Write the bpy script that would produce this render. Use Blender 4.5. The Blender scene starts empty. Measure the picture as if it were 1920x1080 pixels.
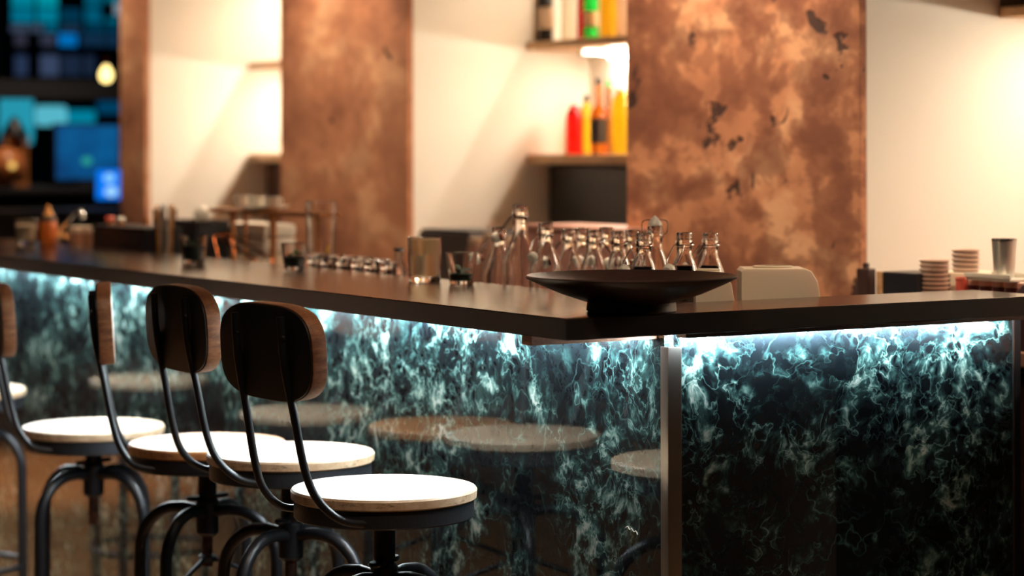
import bpy, bmesh, math, random
from mathutils import Vector, Matrix
random.seed(7)
C = bpy.context.scene.collection
PI = math.pi
# ------------------------------------------------------------------ camera
# World frame: x runs away from the stools across the bar, y runs along the long bar, z up.
F, CX, CY, ROLL = 4388.0, 960.0, 277.5, 0.0021
TH, ZC, ZT = 0.5566, 1.373, 1.08
CAM = Vector((-2.2013, -3.3614, ZC))
RIGHT0 = Vector((math.cos(TH), -math.sin(TH), 0)); FWD = Vector((math.sin(TH), math.cos(TH), 0)); UP0 = Vector((0, 0, 1))
cr, sr = math.cos(ROLL), math.sin(ROLL)
RIGHT = RIGHT0*cr - UP0*sr; UP = RIGHT0*sr + UP0*cr
cam_d = bpy.data.cameras.new('camera'); cam = bpy.data.objects.new('camera', cam_d); C.objects.link(cam)
M3 = Matrix((RIGHT, UP, -FWD)).transposed()
cam.matrix_world = Matrix.Translation(CAM) @ M3.to_4x4()
cam_d.sensor_width = 36; cam_d.lens = F/1920*36; cam_d.shift_y = (CY-540)/1920; cam_d.clip_start = .05
cam_d.dof.use_dof = True; cam_d.dof.focus_distance = 4.35; cam_d.dof.aperture_fstop = 2.35; cam_d.dof.aperture_blades = 0
bpy.context.scene.camera = cam
# ------------------------------------------------------------------ world, exposure
sc = bpy.context.scene
sc.view_settings.view_transform = 'Standard'; sc.view_settings.look = 'None'
sc.view_settings.gamma = 1; sc.view_settings.use_curve_mapping = False; sc.view_settings.exposure = 0.0
w = bpy.data.worlds.new('night'); sc.world = w; w.use_nodes = True
w.node_tree.nodes['Background'].inputs[0].default_value = (.010, .022, .05, 1); w.node_tree.nodes['Background'].inputs[1].default_value = .25

def P(px, py, x=None, y=None, z=None):
    """the point seen at a pixel of the photograph on a real plane of the room"""
    U, V = px-CX, py-CY
    r = FWD + RIGHT*(U/F) - UP*(V/F)
    if x is not None: t = (x-CAM.x)/r.x
    elif y is not None: t = (y-CAM.y)/r.y
    else: t = (z-CAM.z)/r.z
    return CAM + r*t

# ------------------------------------------------------------------ materials
def srgb(r, g, b):
    f = lambda c: ((c/255+.055)/1.055)**2.4 if c > 10 else c/255/12.92
    return (f(r), f(g), f(b), 1)
def mat(name, col=(.5, .5, .5, 1), rough=.5, metal=0, **k):
    m = bpy.data.materials.new(name); m.use_nodes = True
    b = m.node_tree.nodes['Principled BSDF']
    b.inputs['Base Color'].default_value = col; b.inputs['Roughness'].default_value = rough; b.inputs['Metallic'].default_value = metal
    for kk, v in k.items(): b.inputs[kk.replace('_', ' ')].default_value = v
    return m
def N(m, t, **k):
    n = m.node_tree.nodes.new(t)
    for kk, v in k.items(): setattr(n, kk, v)
    return n
def lk(m, a, b): m.node_tree.links.new(a, b)
def ramp(m, fac, stops):
    r = N(m, 'ShaderNodeValToRGB'); cr_ = r.color_ramp
    while len(cr_.elements) > 1: cr_.elements.remove(cr_.elements[-1])
    cr_.elements[0].position = stops[0][0]; cr_.elements[0].color = stops[0][1]
    for p, c in stops[1:]:
        e = cr_.elements.new(p); e.color = c
    lk(m, fac, r.inputs[0]); return r.outputs[0]
def g(v): return (v, v, v, 1)
def coords(m, scale=(1, 1, 1), loc=(0, 0, 0), rot=(0, 0, 0), kind='Object'):
    t = N(m, 'ShaderNodeTexCoord'); mp = N(m, 'ShaderNodeMapping')
    mp.inputs['Scale'].default_value = scale; mp.inputs['Location'].default_value = loc; mp.inputs['Rotation'].default_value = rot
    lk(m, t.outputs[kind], mp.inputs[0]); return mp.outputs[0]
def noise(m, vec, scale, detail=4, rough=.55, dist=0):
    n = N(m, 'ShaderNodeTexNoise'); n.inputs['Scale'].default_value = scale; n.inputs['Detail'].default_value = detail
    n.inputs['Roughness'].default_value = rough; n.inputs['Distortion'].default_value = dist
    lk(m, vec, n.inputs['Vector']); return n
def mixc(m, fac, a, b, blend='MIX'):
    n = N(m, 'ShaderNodeMix', data_type='RGBA', blend_type=blend)
    for s, v in ((0, fac), (6, a), (7, b)):
        if hasattr(v, 'is_output'): lk(m, v, n.inputs[s])
        else: n.inputs[s].default_value = v
    return n.outputs[2]
def math_(m, op, a, b=0.0, clamp=False):
    n = N(m, 'ShaderNodeMath', operation=op, use_clamp=clamp)
    for s, v in ((0, a), (1, b)):
        if hasattr(v, 'is_output'): lk(m, v, n.inputs[s])
        else: n.inputs[s].default_value = v
    return n.outputs[0]
def bump(m, h, strength=.3, dist=.002):
    b = N(m, 'ShaderNodeBump'); b.inputs['Strength'].default_value = strength; b.inputs['Distance'].default_value = dist
    lk(m, h, b.inputs['Height']); lk(m, b.outputs[0], m.node_tree.nodes['Principled BSDF'].inputs['Normal'])
def base(m, col): lk(m, col, m.node_tree.nodes['Principled BSDF'].inputs['Base Color'])
def emit(name, col, strength):
    m = mat(name, (0, 0, 0, 1), .5); b = m.node_tree.nodes['Principled BSDF']
    b.inputs['Emission Color'].default_value = col; b.inputs['Emission Strength'].default_value = strength; return m

def wood(name, c0, c1, c2, scale, grain, rough=.4, cracks=False, **k):
    m = mat(name, c1, rough, **k); v = coords(m, grain)
    n = noise(m, v, scale, 6, .6, .6)
    col = ramp(m, n.outputs[0], [(.3, c0), (.5, c1), (.7, c2)])
    n2 = noise(m, v, scale*5, 3, .6)
    col = mixc(m, .35, col, ramp(m, n2.outputs[0], [(.3, c0), (.65, c2)]))
    if cracks:
        v2 = coords(m, (1, 6, 1), kind='Generated'); n3 = noise(m, v2, 2.6, 5, .65, .4)
        ck = ramp(m, n3.outputs[0], [(.60, g(0)), (.62, g(1)), (.635, g(1)), (.65, g(0))])
        col = mixc(m, math_(m, 'MULTIPLY', ck, .75), col, (.07, .04, .025, 1))
    base(m, col); bump(m, n2.outputs[0], .2, .001); return m
walnut = wood('walnut_bar_top', srgb(26, 15, 10), srgb(42, 23, 15), srgb(62, 34, 22), 9, (7, .9, 7), .22, Coat_Weight=.35, Coat_Roughness=.22)
walnut_front = wood('walnut_bar_front', srgb(26, 15, 10), srgb(42, 23, 15), srgb(62, 34, 22), 9, (.9, 7, 7), .22, Coat_Weight=.35, Coat_Roughness=.22)
seat_wood = wood('pale_oak_seat', srgb(176, 138, 104), srgb(214, 182, 148), srgb(232, 208, 180), 7, (1.2, 9, 3), .45, cracks=True)
orange_wood = wood('honey_seat', srgb(140, 86, 48), srgb(190, 126, 74), srgb(208, 150, 98), 7, (1.2, 9, 3), .45, cracks=True)
back_wood = wood('brown_backrest', srgb(92, 56, 36), srgb(138, 88, 58), srgb(168, 112, 76), 8, (3, 1.5, 12), .5)
shelf_wood = wood('pale_shelf_wood', srgb(170, 126, 82), srgb(196, 152, 106), srgb(214, 176, 130), 6, (4, 1, 8), .5)
riser_wood = wood('riser_wood', srgb(120, 66, 30), srgb(170, 104, 54), srgb(196, 132, 76), 8, (6, 2, 6), .4)
floor_wood = wood('floor_boards', srgb(120, 76, 44), srgb(164, 112, 70), srgb(186, 136, 90), 3, (6, .7, 1), .35)
bowl_wood = wood('dark_turned_bowl', srgb(9, 7, 7), srgb(18, 11, 10), srgb(58, 30, 22), 10, (1, 1, 14), .4)
iron = mat('black_iron', (.020, .020, .024, 1), .38, .35)
_n = noise(iron, coords(iron, (1, 1, 1)), 60, 4); bump(iron, _n.outputs[0], .25, .0006)
ring_iron = mat('hammered_iron_ring', (.035, .037, .045, 1), .42, .5)
_n = noise(ring_iron, coords(ring_iron, (1, 1, 1)), 120, 5, .7); bump(ring_iron, _n.outputs[0], .7, .0015)
rust = mat('rusty_screw', srgb(70, 42, 32), .6, .5); _n = noise(rust, coords(rust), 40, 4); base(rust, ramp(rust, _n.outputs[0], [(.4, srgb(38, 24, 20)), (.6, srgb(104, 60, 42))]))
steel = mat('brushed_steel', (.56, .55, .53, 1), .28, 1); _n = noise(steel, coords(steel, (60, 60, 1)), 8, 3); bump(steel, _n.outputs[0], .15, .0005)
bright_steel = mat('bright_steel', (.85, .83, .78, 1), .36, .9)
chrome = mat('chrome', (.75, .74, .72, 1), .1, 1)
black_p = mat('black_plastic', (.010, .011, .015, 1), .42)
grey_p = mat('grey_plastic', srgb(72, 62, 60), .5)
white_p = mat('white_ceramic', srgb(232, 222, 204), .3)
cream_p = mat('cream_plastic', srgb(226, 206, 180), .42, Subsurface_Weight=.1)
copper = mat('copper', srgb(196, 112, 66), .25, 1)
glass = mat('clear_glass', (1, 1, 1, 1), .0, Transmission_Weight=1.0, IOR=1.48)
frost = mat('frosted_wax_glass', (1, .88, .66, 1), .32, Transmission_Weight=.92, IOR=1.12)
rubber = mat('rubber', srgb(120, 60, 40), .6)
herb = mat('dark_green_herbs', (.012, .03, .018, 1), .6)
darkdrink = mat('dark_drink', (.006, .008, .014, 1), .1)
def tint(name, col, rough=.03): return mat(name, col, rough, Transmission_Weight=.85, IOR=1.33)

def marble(name, seed):
    m = mat(name, (0, 0, 0, 1), .38, IOR=1.5, Specular_IOR_Level=.12, Coat_Weight=1.0, Coat_Roughness=.02, Coat_IOR=1.65)
    v = coords(m, (1, 1, 1), (seed, seed*.7, seed*.3))
    d1 = noise(m, v, 6, 2, .5); d2 = noise(m, v, 26, 2, .5)
    def warp(vec, n, amt):
        sub = N(m, 'ShaderNodeVectorMath', operation='SUBTRACT'); lk(m, n.outputs[1], sub.inputs[0]); sub.inputs[1].default_value = (.5, .5, .5)
        scl = N(m, 'ShaderNodeVectorMath', operation='SCALE'); lk(m, sub.outputs[0], scl.inputs[0]); scl.inputs['Scale'].default_value = amt
        add = N(m, 'ShaderNodeVectorMath', operation='ADD'); lk(m, vec, add.inputs[0]); lk(m, scl.outputs[0], add.inputs[1]); return add.outputs[0]
    wv = warp(warp(v, d1, .09), d2, .018)
    def clast(sc_, w0, w1, w2):
        vo = N(m, 'ShaderNodeTexVoronoi', feature='SMOOTH_F1'); vo.inputs['Scale'].default_value = sc_; vo.inputs['Smoothness'].default_value = .25
        lk(m, wv, vo.inputs['Vector']); return ramp(m, vo.outputs['Distance'], [(w0, g(0)), (w1, g(.45)), (w2, g(1))])
    def ridge(sc_, w_, det=3):
        n_ = noise(m, wv, sc_, det, .55); r_ = math_(m, 'ABSOLUTE', math_(m, 'SUBTRACT', n_.outputs[0], .5)); return ramp(m, r_, [(0, g(1)), (w_*.4, g(.5)), (w_, g(0))])
    big = noise(m, v, 4.6, 4, .6, .3); mask = ramp(m, big.outputs[0], [(.375, g(.07)), (.46, g(.45)), (.55, g(1))])
    mid = noise(m, wv, 12, 5, .6); mask2 = ramp(m, mid.outputs[0], [(.36, g(.10)), (.47, g(.55)), (.57, g(1))])
    cl = noise(m, wv, 36, 5, .62); cloud = ramp(m, cl.outputs[0], [(.42, g(.25)), (.62, g(1))])
    k1 = clast(22, .40, .52, .66); k2 = clast(48, .40, .52, .68)
    net = math_(m, 'MULTIPLY', math_(m, 'MAXIMUM', k1, math_(m, 'MULTIPLY', k2, .75)), math_(m, 'MULTIPLY', math_(m, 'MULTIPLY', mask, mask2), cloud))
    wisp = math_(m, 'MULTIPLY', ridge(9, .018), math_(m, 'MULTIPLY', mask2, .35))
    wisp2 = math_(m, 'MULTIPLY', ridge(24, .030), math_(m, 'MULTIPLY', mask, .42))
    s = math_(m, 'ADD', net, math_(m, 'MAXIMUM', wisp, wisp2), True)
    col = ramp(m, s, [(0, (.0035, .0065, .010, 1)), (.12, (.008, .018, .022, 1)), (.32, (.036, .098, .098, 1)), (.58, (.20, .37, .35, 1)), (1, (.68, .78, .74, 1))])
    base(m, col); return m
marble_long = marble('green_marble_streaked', 3.1)
marble_end = marble('green_marble_cloudy', 7.7)

white_wall = mat('white_plaster', srgb(238, 230, 214), .75); _n = noise(white_wall, coords(white_wall), 30, 4); bump(white_wall, _n.outputs[0], .15, .002)
def plaster(name, amt, hole):
    m = mat(name, srgb(180, 120, 80), .85); v = coords(m, (1, .55, .80))
    n1 = noise(m, v, 3.2, 6, .6, .3); n2 = noise(m, v, 10, 4, .55, .25); n4 = noise(m, v, 24, 3, .5, .2); n3 = noise(m, coords(m, (1.5, .8, .9), (4, 2, 1)), 7.0, 4, .6, .4)
    col = ramp(m, n1.outputs[0], [(.34, srgb(130, 80, 56)), (.47, srgb(178, 118, 84)), (.56, srgb(192, 132, 95)), (.60, srgb(210, 156, 116)), (.66, srgb(216, 164, 124))])
    col = mixc(m, ramp(m, n2.outputs[0], [(.47, g(0)), (.52, g(.45*amt)), (.66, g(.75*amt))]), col, srgb(112, 64, 44))
    col = mixc(m, ramp(m, n4.outputs[0], [(.52, g(0)), (.58, g(.35*amt))]), col, srgb(120, 70, 50))
    holes = ramp(m, n3.outputs[0], [(hole, g(0)), (hole+.02, g(.9))])
    col = mixc(m, holes, col, srgb(46, 26, 22))
    h = math_(m, 'SUBTRACT', n2.outputs[0], holes); base(m, col); bump(m, h, .5, .006); return m
plaster_m = plaster('stained_plaster', 1.25, .615); plaster_s = plaster('smoother_plaster', .45, .66)
dark_wall = mat('dark_paint', (.012, .013, .02, 1), .7)
ceil_m = mat('ceiling_paint', srgb(60, 52, 48), .8)
room_wall = mat('dim_wall_paint', srgb(46, 38, 36), .8)

# ------------------------------------------------------------------ mesh builders
def new_bm(): return bmesh.new()
def obj(name, bm, m, parent=None, smooth=None, loc=None, rotz=0):
    me = bpy.data.meshes.new(name); bmesh.ops.recalc_face_normals(bm, faces=bm.faces[:]); bm.to_mesh(me); bm.free()
    if m: me.materials.append(m)
    if smooth is not None:
        for p in me.polygons: p.use_smooth = True
        me.set_sharp_from_angle(angle=math.radians(smooth))
    o = bpy.data.objects.new(name, me); C.objects.link(o)
    if loc is not None: o.location = loc
    o.rotation_euler = (0, 0, rotz)
    if parent: o.parent = parent
    return o
def box(bm, a, b, bev=0):
    x0, y0, z0 = [min(p, q) for p, q in zip(a, b)]; x1, y1, z1 = [max(p, q) for p, q in zip(a, b)]
    r = bmesh.ops.create_cube(bm, size=1)
    for v in r['verts']: v.co = Vector((x0+(v.co.x+.5)*(x1-x0), y0+(v.co.y+.5)*(y1-y0), z0+(v.co.z+.5)*(z1-z0)))
    if bev:
        es = list({e for v in r['verts'] for e in v.link_edges})
        bmesh.ops.bevel(bm, geom=es, offset=bev, segments=2, profile=.7, affect='EDGES')
    return bm
def bx(a, b, bev=0): return box(new_bm(), a, b, bev)
def lathe(bm, prof, n=32, c=(0, 0, 0), closed=False, sx=1, sy=1):
    rings = []
    for r, z in prof:
        if r < 1e-6: rings.append([bm.verts.new((c[0], c[1], c[2]+z))])
        else: rings.append([bm.verts.new((c[0]+r*sx*math.cos(2*PI*i/n), c[1]+r*sy*math.sin(2*PI*i/n), c[2]+z)) for i in range(n)])
    pr = list(zip(rings, rings[1:])) + ([(rings[-1], rings[0])] if closed else [])
    for A, B in pr:
        if len(A) == 1 and len(B) == 1: continue
        for i in range(n):
            j = (i+1) % n
            if len(A) == 1: bm.faces.new((A[0], B[i], B[j]))
            elif len(B) == 1: bm.faces.new((A[i], A[j], B[0]))
            else: bm.faces.new((A[i], A[j], B[j], B[i]))
    return bm
def lat(prof, **k): return lathe(new_bm(), prof, **k)
def tube(bm, pts, r, n=12, closed=False):
    pts = [Vector(p) for p in pts]; L = len(pts); rings = []; prev = None
    for i, p in enumerate(pts):
        if closed: t = (pts[(i+1) % L]-pts[i-1]).normalized()
        else: t = (pts[min(i+1, L-1)]-pts[max(i-1, 0)]).normalized()
        if prev is None:
            u = t.orthogonal().normalized()
        else:
            u = (prev - t*prev.dot(t)).normalized()
        prev = u; v = t.cross(u); rr = r[i] if isinstance(r, (list, tuple)) else r
        rings.append([bm.verts.new(p+u*rr*math.cos(2*PI*k/n)+v*rr*math.sin(2*PI*k/n)) for k in range(n)])
    for A, B in list(zip(rings, rings[1:])) + ([(rings[-1], rings[0])] if closed else []):
        for k in range(n): bm.faces.new((A[k], A[(k+1) % n], B[(k+1) % n], B[k]))
    if not closed: bm.faces.new(rings[0][::-1]); bm.faces.new(rings[-1])
    return bm
def tb(pts, r, n=12, closed=False): return tube(new_bm(), pts, r, n, closed)
def smooth_path(pts, k=6):
    """Catmull-Rom through the points"""
    p = [Vector(q) for q in pts]; p = [p[0]*2-p[1]] + p + [p[-1]*2-p[-2]]; out = []
    for i in range(1, len(p)-2):
        for s in range(k):
            t = s/k
            out.append(.5*((2*p[i])+(p[i+1]-p[i-1])*t+(2*p[i-1]-5*p[i]+4*p[i+1]-p[i+2])*t*t+(3*p[i]-p[i-1]-3*p[i+1]+p[i+2])*t**3))
    out.append(p[-2]); return out
def prism(pts, axis, h0, h1, bev=0):
    """extrude a 2-D outline along an axis (x: (y,z), y: (x,z), z: (x,y))"""
    bm = new_bm(); f = {'x': lambda q, h: (h, q[0], q[1]), 'y': lambda q, h: (q[0], h, q[1]), 'z': lambda q, h: (q[0], q[1], h)}[axis]
    A = [bm.verts.new(f(q, h0)) for q in pts]; B = [bm.verts.new(f(q, h1)) for q in pts]
    bm.faces.new(A); bm.faces.new(B[::-1]); L = len(pts)
    for i in range(L): bm.faces.new((A[i], B[i], B[(i+1) % L], A[(i+1) % L]))
    bmesh.ops.recalc_face_normals(bm, faces=bm.faces[:])
    if bev:
        es = [e for e in bm.edges if not (e.verts[0] in A and e.verts[1] in B or e.verts[0] in B and e.verts[1] in A)]
        bmesh.ops.bevel(bm, geom=es, offset=bev, segments=2, profile=.7, affect='EDGES')
    return bm
def tag(o, label=None, cat=None, group=None, kind=None):
    for k, v in (('label', label), ('category', cat), ('group', group), ('kind', kind)):
        if v: o[k] = v
    return o
def thing(name, label, cat, loc=(0, 0, 0), rotz=0, group=None):
    o = bpy.data.objects.new(name, None); C.objects.link(o); o.location = loc; o.rotation_euler = (0, 0, rotz); o.empty_display_size = .05
    return tag(o, label, cat, group)
def dup(root, loc, rotz=0, label=None, group=None):
    r = root.copy(); C.objects.link(r); r.location = loc; r.rotation_euler = (0, 0, rotz)
    if label: r['label'] = label
    if group: r['group'] = group
    for ch in root.children:
        c = ch.copy(); C.objects.link(c); c.parent = r
        for gch in ch.children:
            d = gch.copy(); C.objects.link(d); d.parent = c
    return r
def struct(name, bm, m, parent=None, smooth=None):
    o = obj(name, bm, m, parent, smooth)
    if not parent: o['kind'] = 'structure'
    return o

# ------------------------------------------------------------------ room shell
XB, YF = 2.085, 7.2
struct('floor', bx((-5, -6, -.1), (4.2, YF, 0)), floor_wood)
struct('ceiling', bx((-5, -6, 2.9), (4.2, YF, 3.0)), ceil_m)
struct('wall_back', bx((XB, -6, 0), (XB+.15, 5.39, 2.9)), white_wall)
struct('wall_side', bx((4.2, -6, 0), (4.35, YF, 2.9)), dark_wall)
struct('wall_front', bx((-5.15, -6, 0), (-5, YF, 2.9)), room_wall)
struct('wall_near', bx((-5, -6.15, 0), (4.2, -6, 2.9)), room_wall)
# far wall with a two-light window: sill 1.2, transom 1.61-1.70
bm = new_bm()
for a, b in (((-5, YF, 0), (4.35, YF+.15, 1.17)), ((-5, YF, 2.55), (4.35, YF+.15, 2.9)), ((-5, YF, 1.17), (.2, YF+.15, 2.55)), ((2.9, YF, 1.17), (4.35, YF+.15, 2.55))): box(bm, a, b)
struct('wall_far', bm, dark_wall)
win = tag(bpy.data.objects.new('window_1', None), kind='structure'); C.objects.link(win); win.location = (0, 0, 0)
bm = new_bm()
for a, b in (((.2, YF, 1.17), (2.9, YF+.1, 1.20)), ((.2, YF, 2.5), (2.9, YF+.1, 2.55)), ((.2, YF, 1.2), (.25, YF+.1, 2.5)), ((2.85, YF, 1.2), (2.9, YF+.1, 2.5))): box(bm, a, b, .004)
obj('window_frame', bm, dark_wall, win)
obj('transom', bx((.25, YF-.02, 1.61), (2.85, YF+.1, 1.70), .004), dark_wall, win)
obj('window_sill', bx((.2, YF-.28, 1.17), (2.9, YF, 1.195), .004), dark_wall, win)
for z0, z1 in ((1.2, 1.61), (1.70, 2.5)): obj('pane', bx((.25, YF+.04, z0), (2.85, YF+.045, z1)), glass, win)

# ------------------------------------------------------------------ pillars and back wall niches
XP = 1.40
def pillar(y0, y1, label, pm=None):
    t = thing('plaster_pillar', label, 'pillar', ((XP+XB)/2, (y0+y1)/2, 0)); cx, cy = t.location.x, t.location.y
    obj('pillar_core', bx((XP+.02-cx, y0-cy, 0), (XB-cx, y1-cy, 2.9)), white_wall, t)
    o = obj('plaster_face', bx((XP-cx, y0-cy, 0), (XP+.02-cx, y1-cy, 2.9), .004), pm or plaster_m, t); o['label'] = 'rough brown stained plaster face'
    return t
YP = [(.877, 1.840), (3.044, 3.944), (5.125, 5.384)]
pillar(*YP[0], 'wide pillar of blotchy brown plaster with dark pits behind the swing-top bottles')
pillar(*YP[1], 'smoother brown plaster pillar behind the frosted candle glass, lit orange at its top', plaster_s)
pillar(*YP[2], 'narrow brown end pillar beside the dark blue window', plaster_s)
# shelves
led_warm = emit('warm_led', (1, .90, .75, 1), 112)
def shelf(y0, y1, z0, z1, label, led=None):
    t = thing('wall_shelf', label, 'shelf', ((1.84+XB)/2, (y0+y1)/2, z0)); cx, cy, cz = t.location
    obj('shelf_board', bx((1.84-cx, y0-cy, 0), (XB-cx, y1-cy, z1-z0), .003), shelf_wood, t)
    for yy in (y0+.15, y1-.15): obj('bracket', bx((1.95-cx, yy-.015-cy, -.018), (XB-cx, yy+.015-cy, -.0002), .002), steel, t)
    if led:
        o = obj('led_strip', bx((2.035-cx, led[0]-cy, -.03), (2.062-cx, led[1]-cy, -.0185), .003), led_warm, t); o['label'] = 'glowing warm light strip'
    return t
N1, N2, N0 = (1.842, 3.042), (3.946, 5.123), (-.6, .875)
shelf(*N1, 1.69, 1.715, 'pale wood shelf above the glowing strip, carrying green and black bottles', (1.9, 2.86))
shelf(*N1, 1.322, 1.352, 'pale wood shelf carrying the red and yellow bottles in bright light')
shelf(*N2, 1.69, 1.715, 'pale wood shelf at the left edge of the smoother plaster pillar, upper of two', (4.1, 5.0))
shelf(*N2, 1.322, 1.352, 'pale wood shelf at the left edge of the smoother plaster pillar, lower of two')
shelf(*N1, 2.07, 2.095, 'pale wood shelf above the frame over the green and black bottles', (1.9, 2.8))
shelf(*N2, 2.07, 2.095, 'pale wood shelf above the frame left of the smoother pillar', (4.1, 5.0))
shelf(*N0, 1.69, 1.715, 'pale wood shelf end in the top right corner above the steel bucket', (-.5, .72))
# back counters in the niches
counter_m = mat('counter_laminate', srgb(150, 108, 88), .4)
for (y0, y1), lab in ((N0, 'low back counter under the plates, right of the wide plaster pillar'), (N1, 'low back counter between the two plaster pillars'), (N2, 'low back counter left of the smoother plaster pillar')):
    t = thing('back_counter', lab, 'counter', (1.75, (y0+y1)/2, 0)); cy = t.location.y
    xf = -.53 if y0 < 3.5 else -.32; yb = min(y1, .83) if y0 < 0 else y1
    obj('cabinet_body', bx((xf+.03, y0-cy, 0), (XB-.025-1.75, yb-cy, .92)), dark_wall, t)
    obj('worktop', bx((xf, y0-cy, .92), (XB-.025-1.75, yb-cy, .95), .003), counter_m, t)
    n = 3; dw = (yb-y0)/n
    for k in range(n):
        d = obj('door', bx((xf+.01, y0-cy+k*dw+.005, .08), (xf+.03, y0-cy+(k+1)*dw-.005, .91), .002), walnut, t)
        obj('handle', tb([(xf+.003, y0-cy+k*dw+.08, .80), (xf+.003, y0-cy+k*dw+.22, .80)], .006, 8), steel, d, 40)
# dark blocks under the lower shelves (closed cabinets)
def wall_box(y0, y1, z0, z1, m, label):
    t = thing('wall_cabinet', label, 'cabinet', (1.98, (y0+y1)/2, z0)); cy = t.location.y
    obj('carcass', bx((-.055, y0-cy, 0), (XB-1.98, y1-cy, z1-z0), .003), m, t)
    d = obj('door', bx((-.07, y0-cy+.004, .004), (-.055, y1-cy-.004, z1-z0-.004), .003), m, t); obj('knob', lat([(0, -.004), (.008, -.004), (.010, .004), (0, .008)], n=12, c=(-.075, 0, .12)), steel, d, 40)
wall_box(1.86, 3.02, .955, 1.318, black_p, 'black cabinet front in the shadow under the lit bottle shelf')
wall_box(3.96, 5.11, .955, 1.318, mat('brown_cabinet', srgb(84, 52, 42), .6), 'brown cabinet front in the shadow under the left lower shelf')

# ------------------------------------------------------------------ bar
XE, XW, YW, YE, SL = 1.14, .435, .22, 6.3, .0383
pts = [(0, 0), (XE, 0), (XE, YW), (XW, YW), (XW, YE), (0, YE)]
top = thing('bar_countertop', 'dark polished wood bar top that turns the corner above the marble', 'countertop', (0, 0, ZT-SL))
obj('long_board', prism([(0, 0), (XW, YW), (XW, YE), (0, YE)], 'z', 0, SL, .002), walnut, top)
obj('end_board', prism([(0, 0), (XE, 0), (XE, YW), (XW, YW)], 'z', 0, SL, .002), walnut_front, top)
edge_shade = mat('edge_shade_dark', srgb(26, 22, 21), .5)  # dark strips added over the wood edges, shading them by colour
obj('edge_shade_strip', bx((-.0016, .001, .002), (-.0001, YE, SL-.002)), edge_shade, top); obj('edge_shade_strip', bx((-.0016, -.0016, .002), (XE, -.0001, SL-.002)), edge_shade, top)
XL, YL = .275, .085
basebar = thing('marble_bar', 'green marble clad bar front with glowing white strips under the top', 'bar', (XL, YL, 0))
def bp(name, a, b, m, bev=0, label=None):
    o = obj(name, bx([p-q for p, q in zip(a, (XL, YL, 0))], [p-q for p, q in zip(b, (XL, YL, 0))], bev), m, basebar)
    if label: o['label'] = label
    return o
bp('marble_panel', (XL, YL+.012, .06), (XL+.02, YE, ZT-SL-.002), marble_long, 0, 'streaked dark green marble with pale veins behind the stools')
bp('marble_panel', (XL+.027, YL, .06), (XE-.018, YL+.02, ZT-SL-.002), marble_end, 0, 'cloudy dark green marble on the short end')
bp('inner_body', (XL+.021, YL+.021, 0), (XW-.002, YE, ZT-SL-.003), dark_wall); bp('inner_body', (XW-.002, YL+.021, 0), (XE-.02, YW-.002, ZT-SL-.003), dark_wall)
bp('plinth', (XL+.02, YL+.02, 0), (XL+.021, YE, .06), black_p); bp('plinth', (XL+.021, YL+.015, 0), (XE-.02, YL+.021, .06), black_p)
bp('corner_trim', (XL-.003, YL-.003, 0), (XL+.002, YL+.020, 1.012), steel, .001, 'upright steel corner strip, narrow face'); bp('corner_trim', (XL-.003, YL-.004, 0), (XL+.027, YL-.0005, 1.012), steel, .001, 'upright steel corner strip, wide face')
bp('end_trim', (XE-.017, YL-.004, 0), (XE, YL+.03, ZT-SL-.001), black_p, .001, 'black end upright'); bp('end_bead', (XE-.0205, YL-.004, 0), (XE-.0175, YL-.001, ZT-SL-.001), steel)
bp('batten', (.003, .119, ZT-SL-.017), (XL, .151, ZT-SL-.0003), back_wood, .001)
for k in range(5): bp('batten', (.003, 1.162+k*1.0, ZT-SL-.012), (XL, 1.168+k*1.0, ZT-SL-.0003), black_p, .001)
led_cool = emit('cool_led', (.86, .98, 1, 1), 290); led_cool2 = emit('cool_led_end', (.88, .98, 1, 1), 900)
alu = mat('aluminium_profile', (.18, .18, .19, 1), .4, .9)
bp('led_profile', (XL+.0, .030, ZT-SL-.010), (XE-.03, .0585, ZT-SL-.0005), alu)
bp('light_baffle', (XL+.0, .0586, ZT-SL-.0115), (XE-.03, .0617, ZT-SL-.0102), alu)  # unseen lip added to cut the strip's light low on the marble
for k in range(2): bp('led_strip', (XL+.002+k*.41, .0588, ZT-SL-.0100), (XL+.39+k*.40, .0610, ZT-SL-.001), led_cool2, 0, 'glowing cool white light strip')
for k in range(6): bp('led_strip', (XL-.024, .17+k*1.0, ZT-SL-.009), (XL-.013, 1.16+k*1.0, ZT-SL-.002), led_cool, 0, 'glowing cool white light strip')
# work bench behind the bar top
ZW = .95
bench = thing('work_bench', 'low steel work bench behind the bar top, hidden under the bottles', 'bench', (.65, 3, 0))
obj('bench_top', prism([(XW+.005-.65, YW+.005-3), (XE-.65, YW+.005-3), (XE-.65, .62-3), (.86-.65, .62-3), (.86-.65, YE-3), (XW+.005-.65, YE-3)], 'z', ZW-.03, ZW), steel, bench)
obj('bench_body', bx((XW+.02-.65, .66-3, 0), (.82-.65, YE-3, ZW-.031)), dark_wall, bench)

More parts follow.
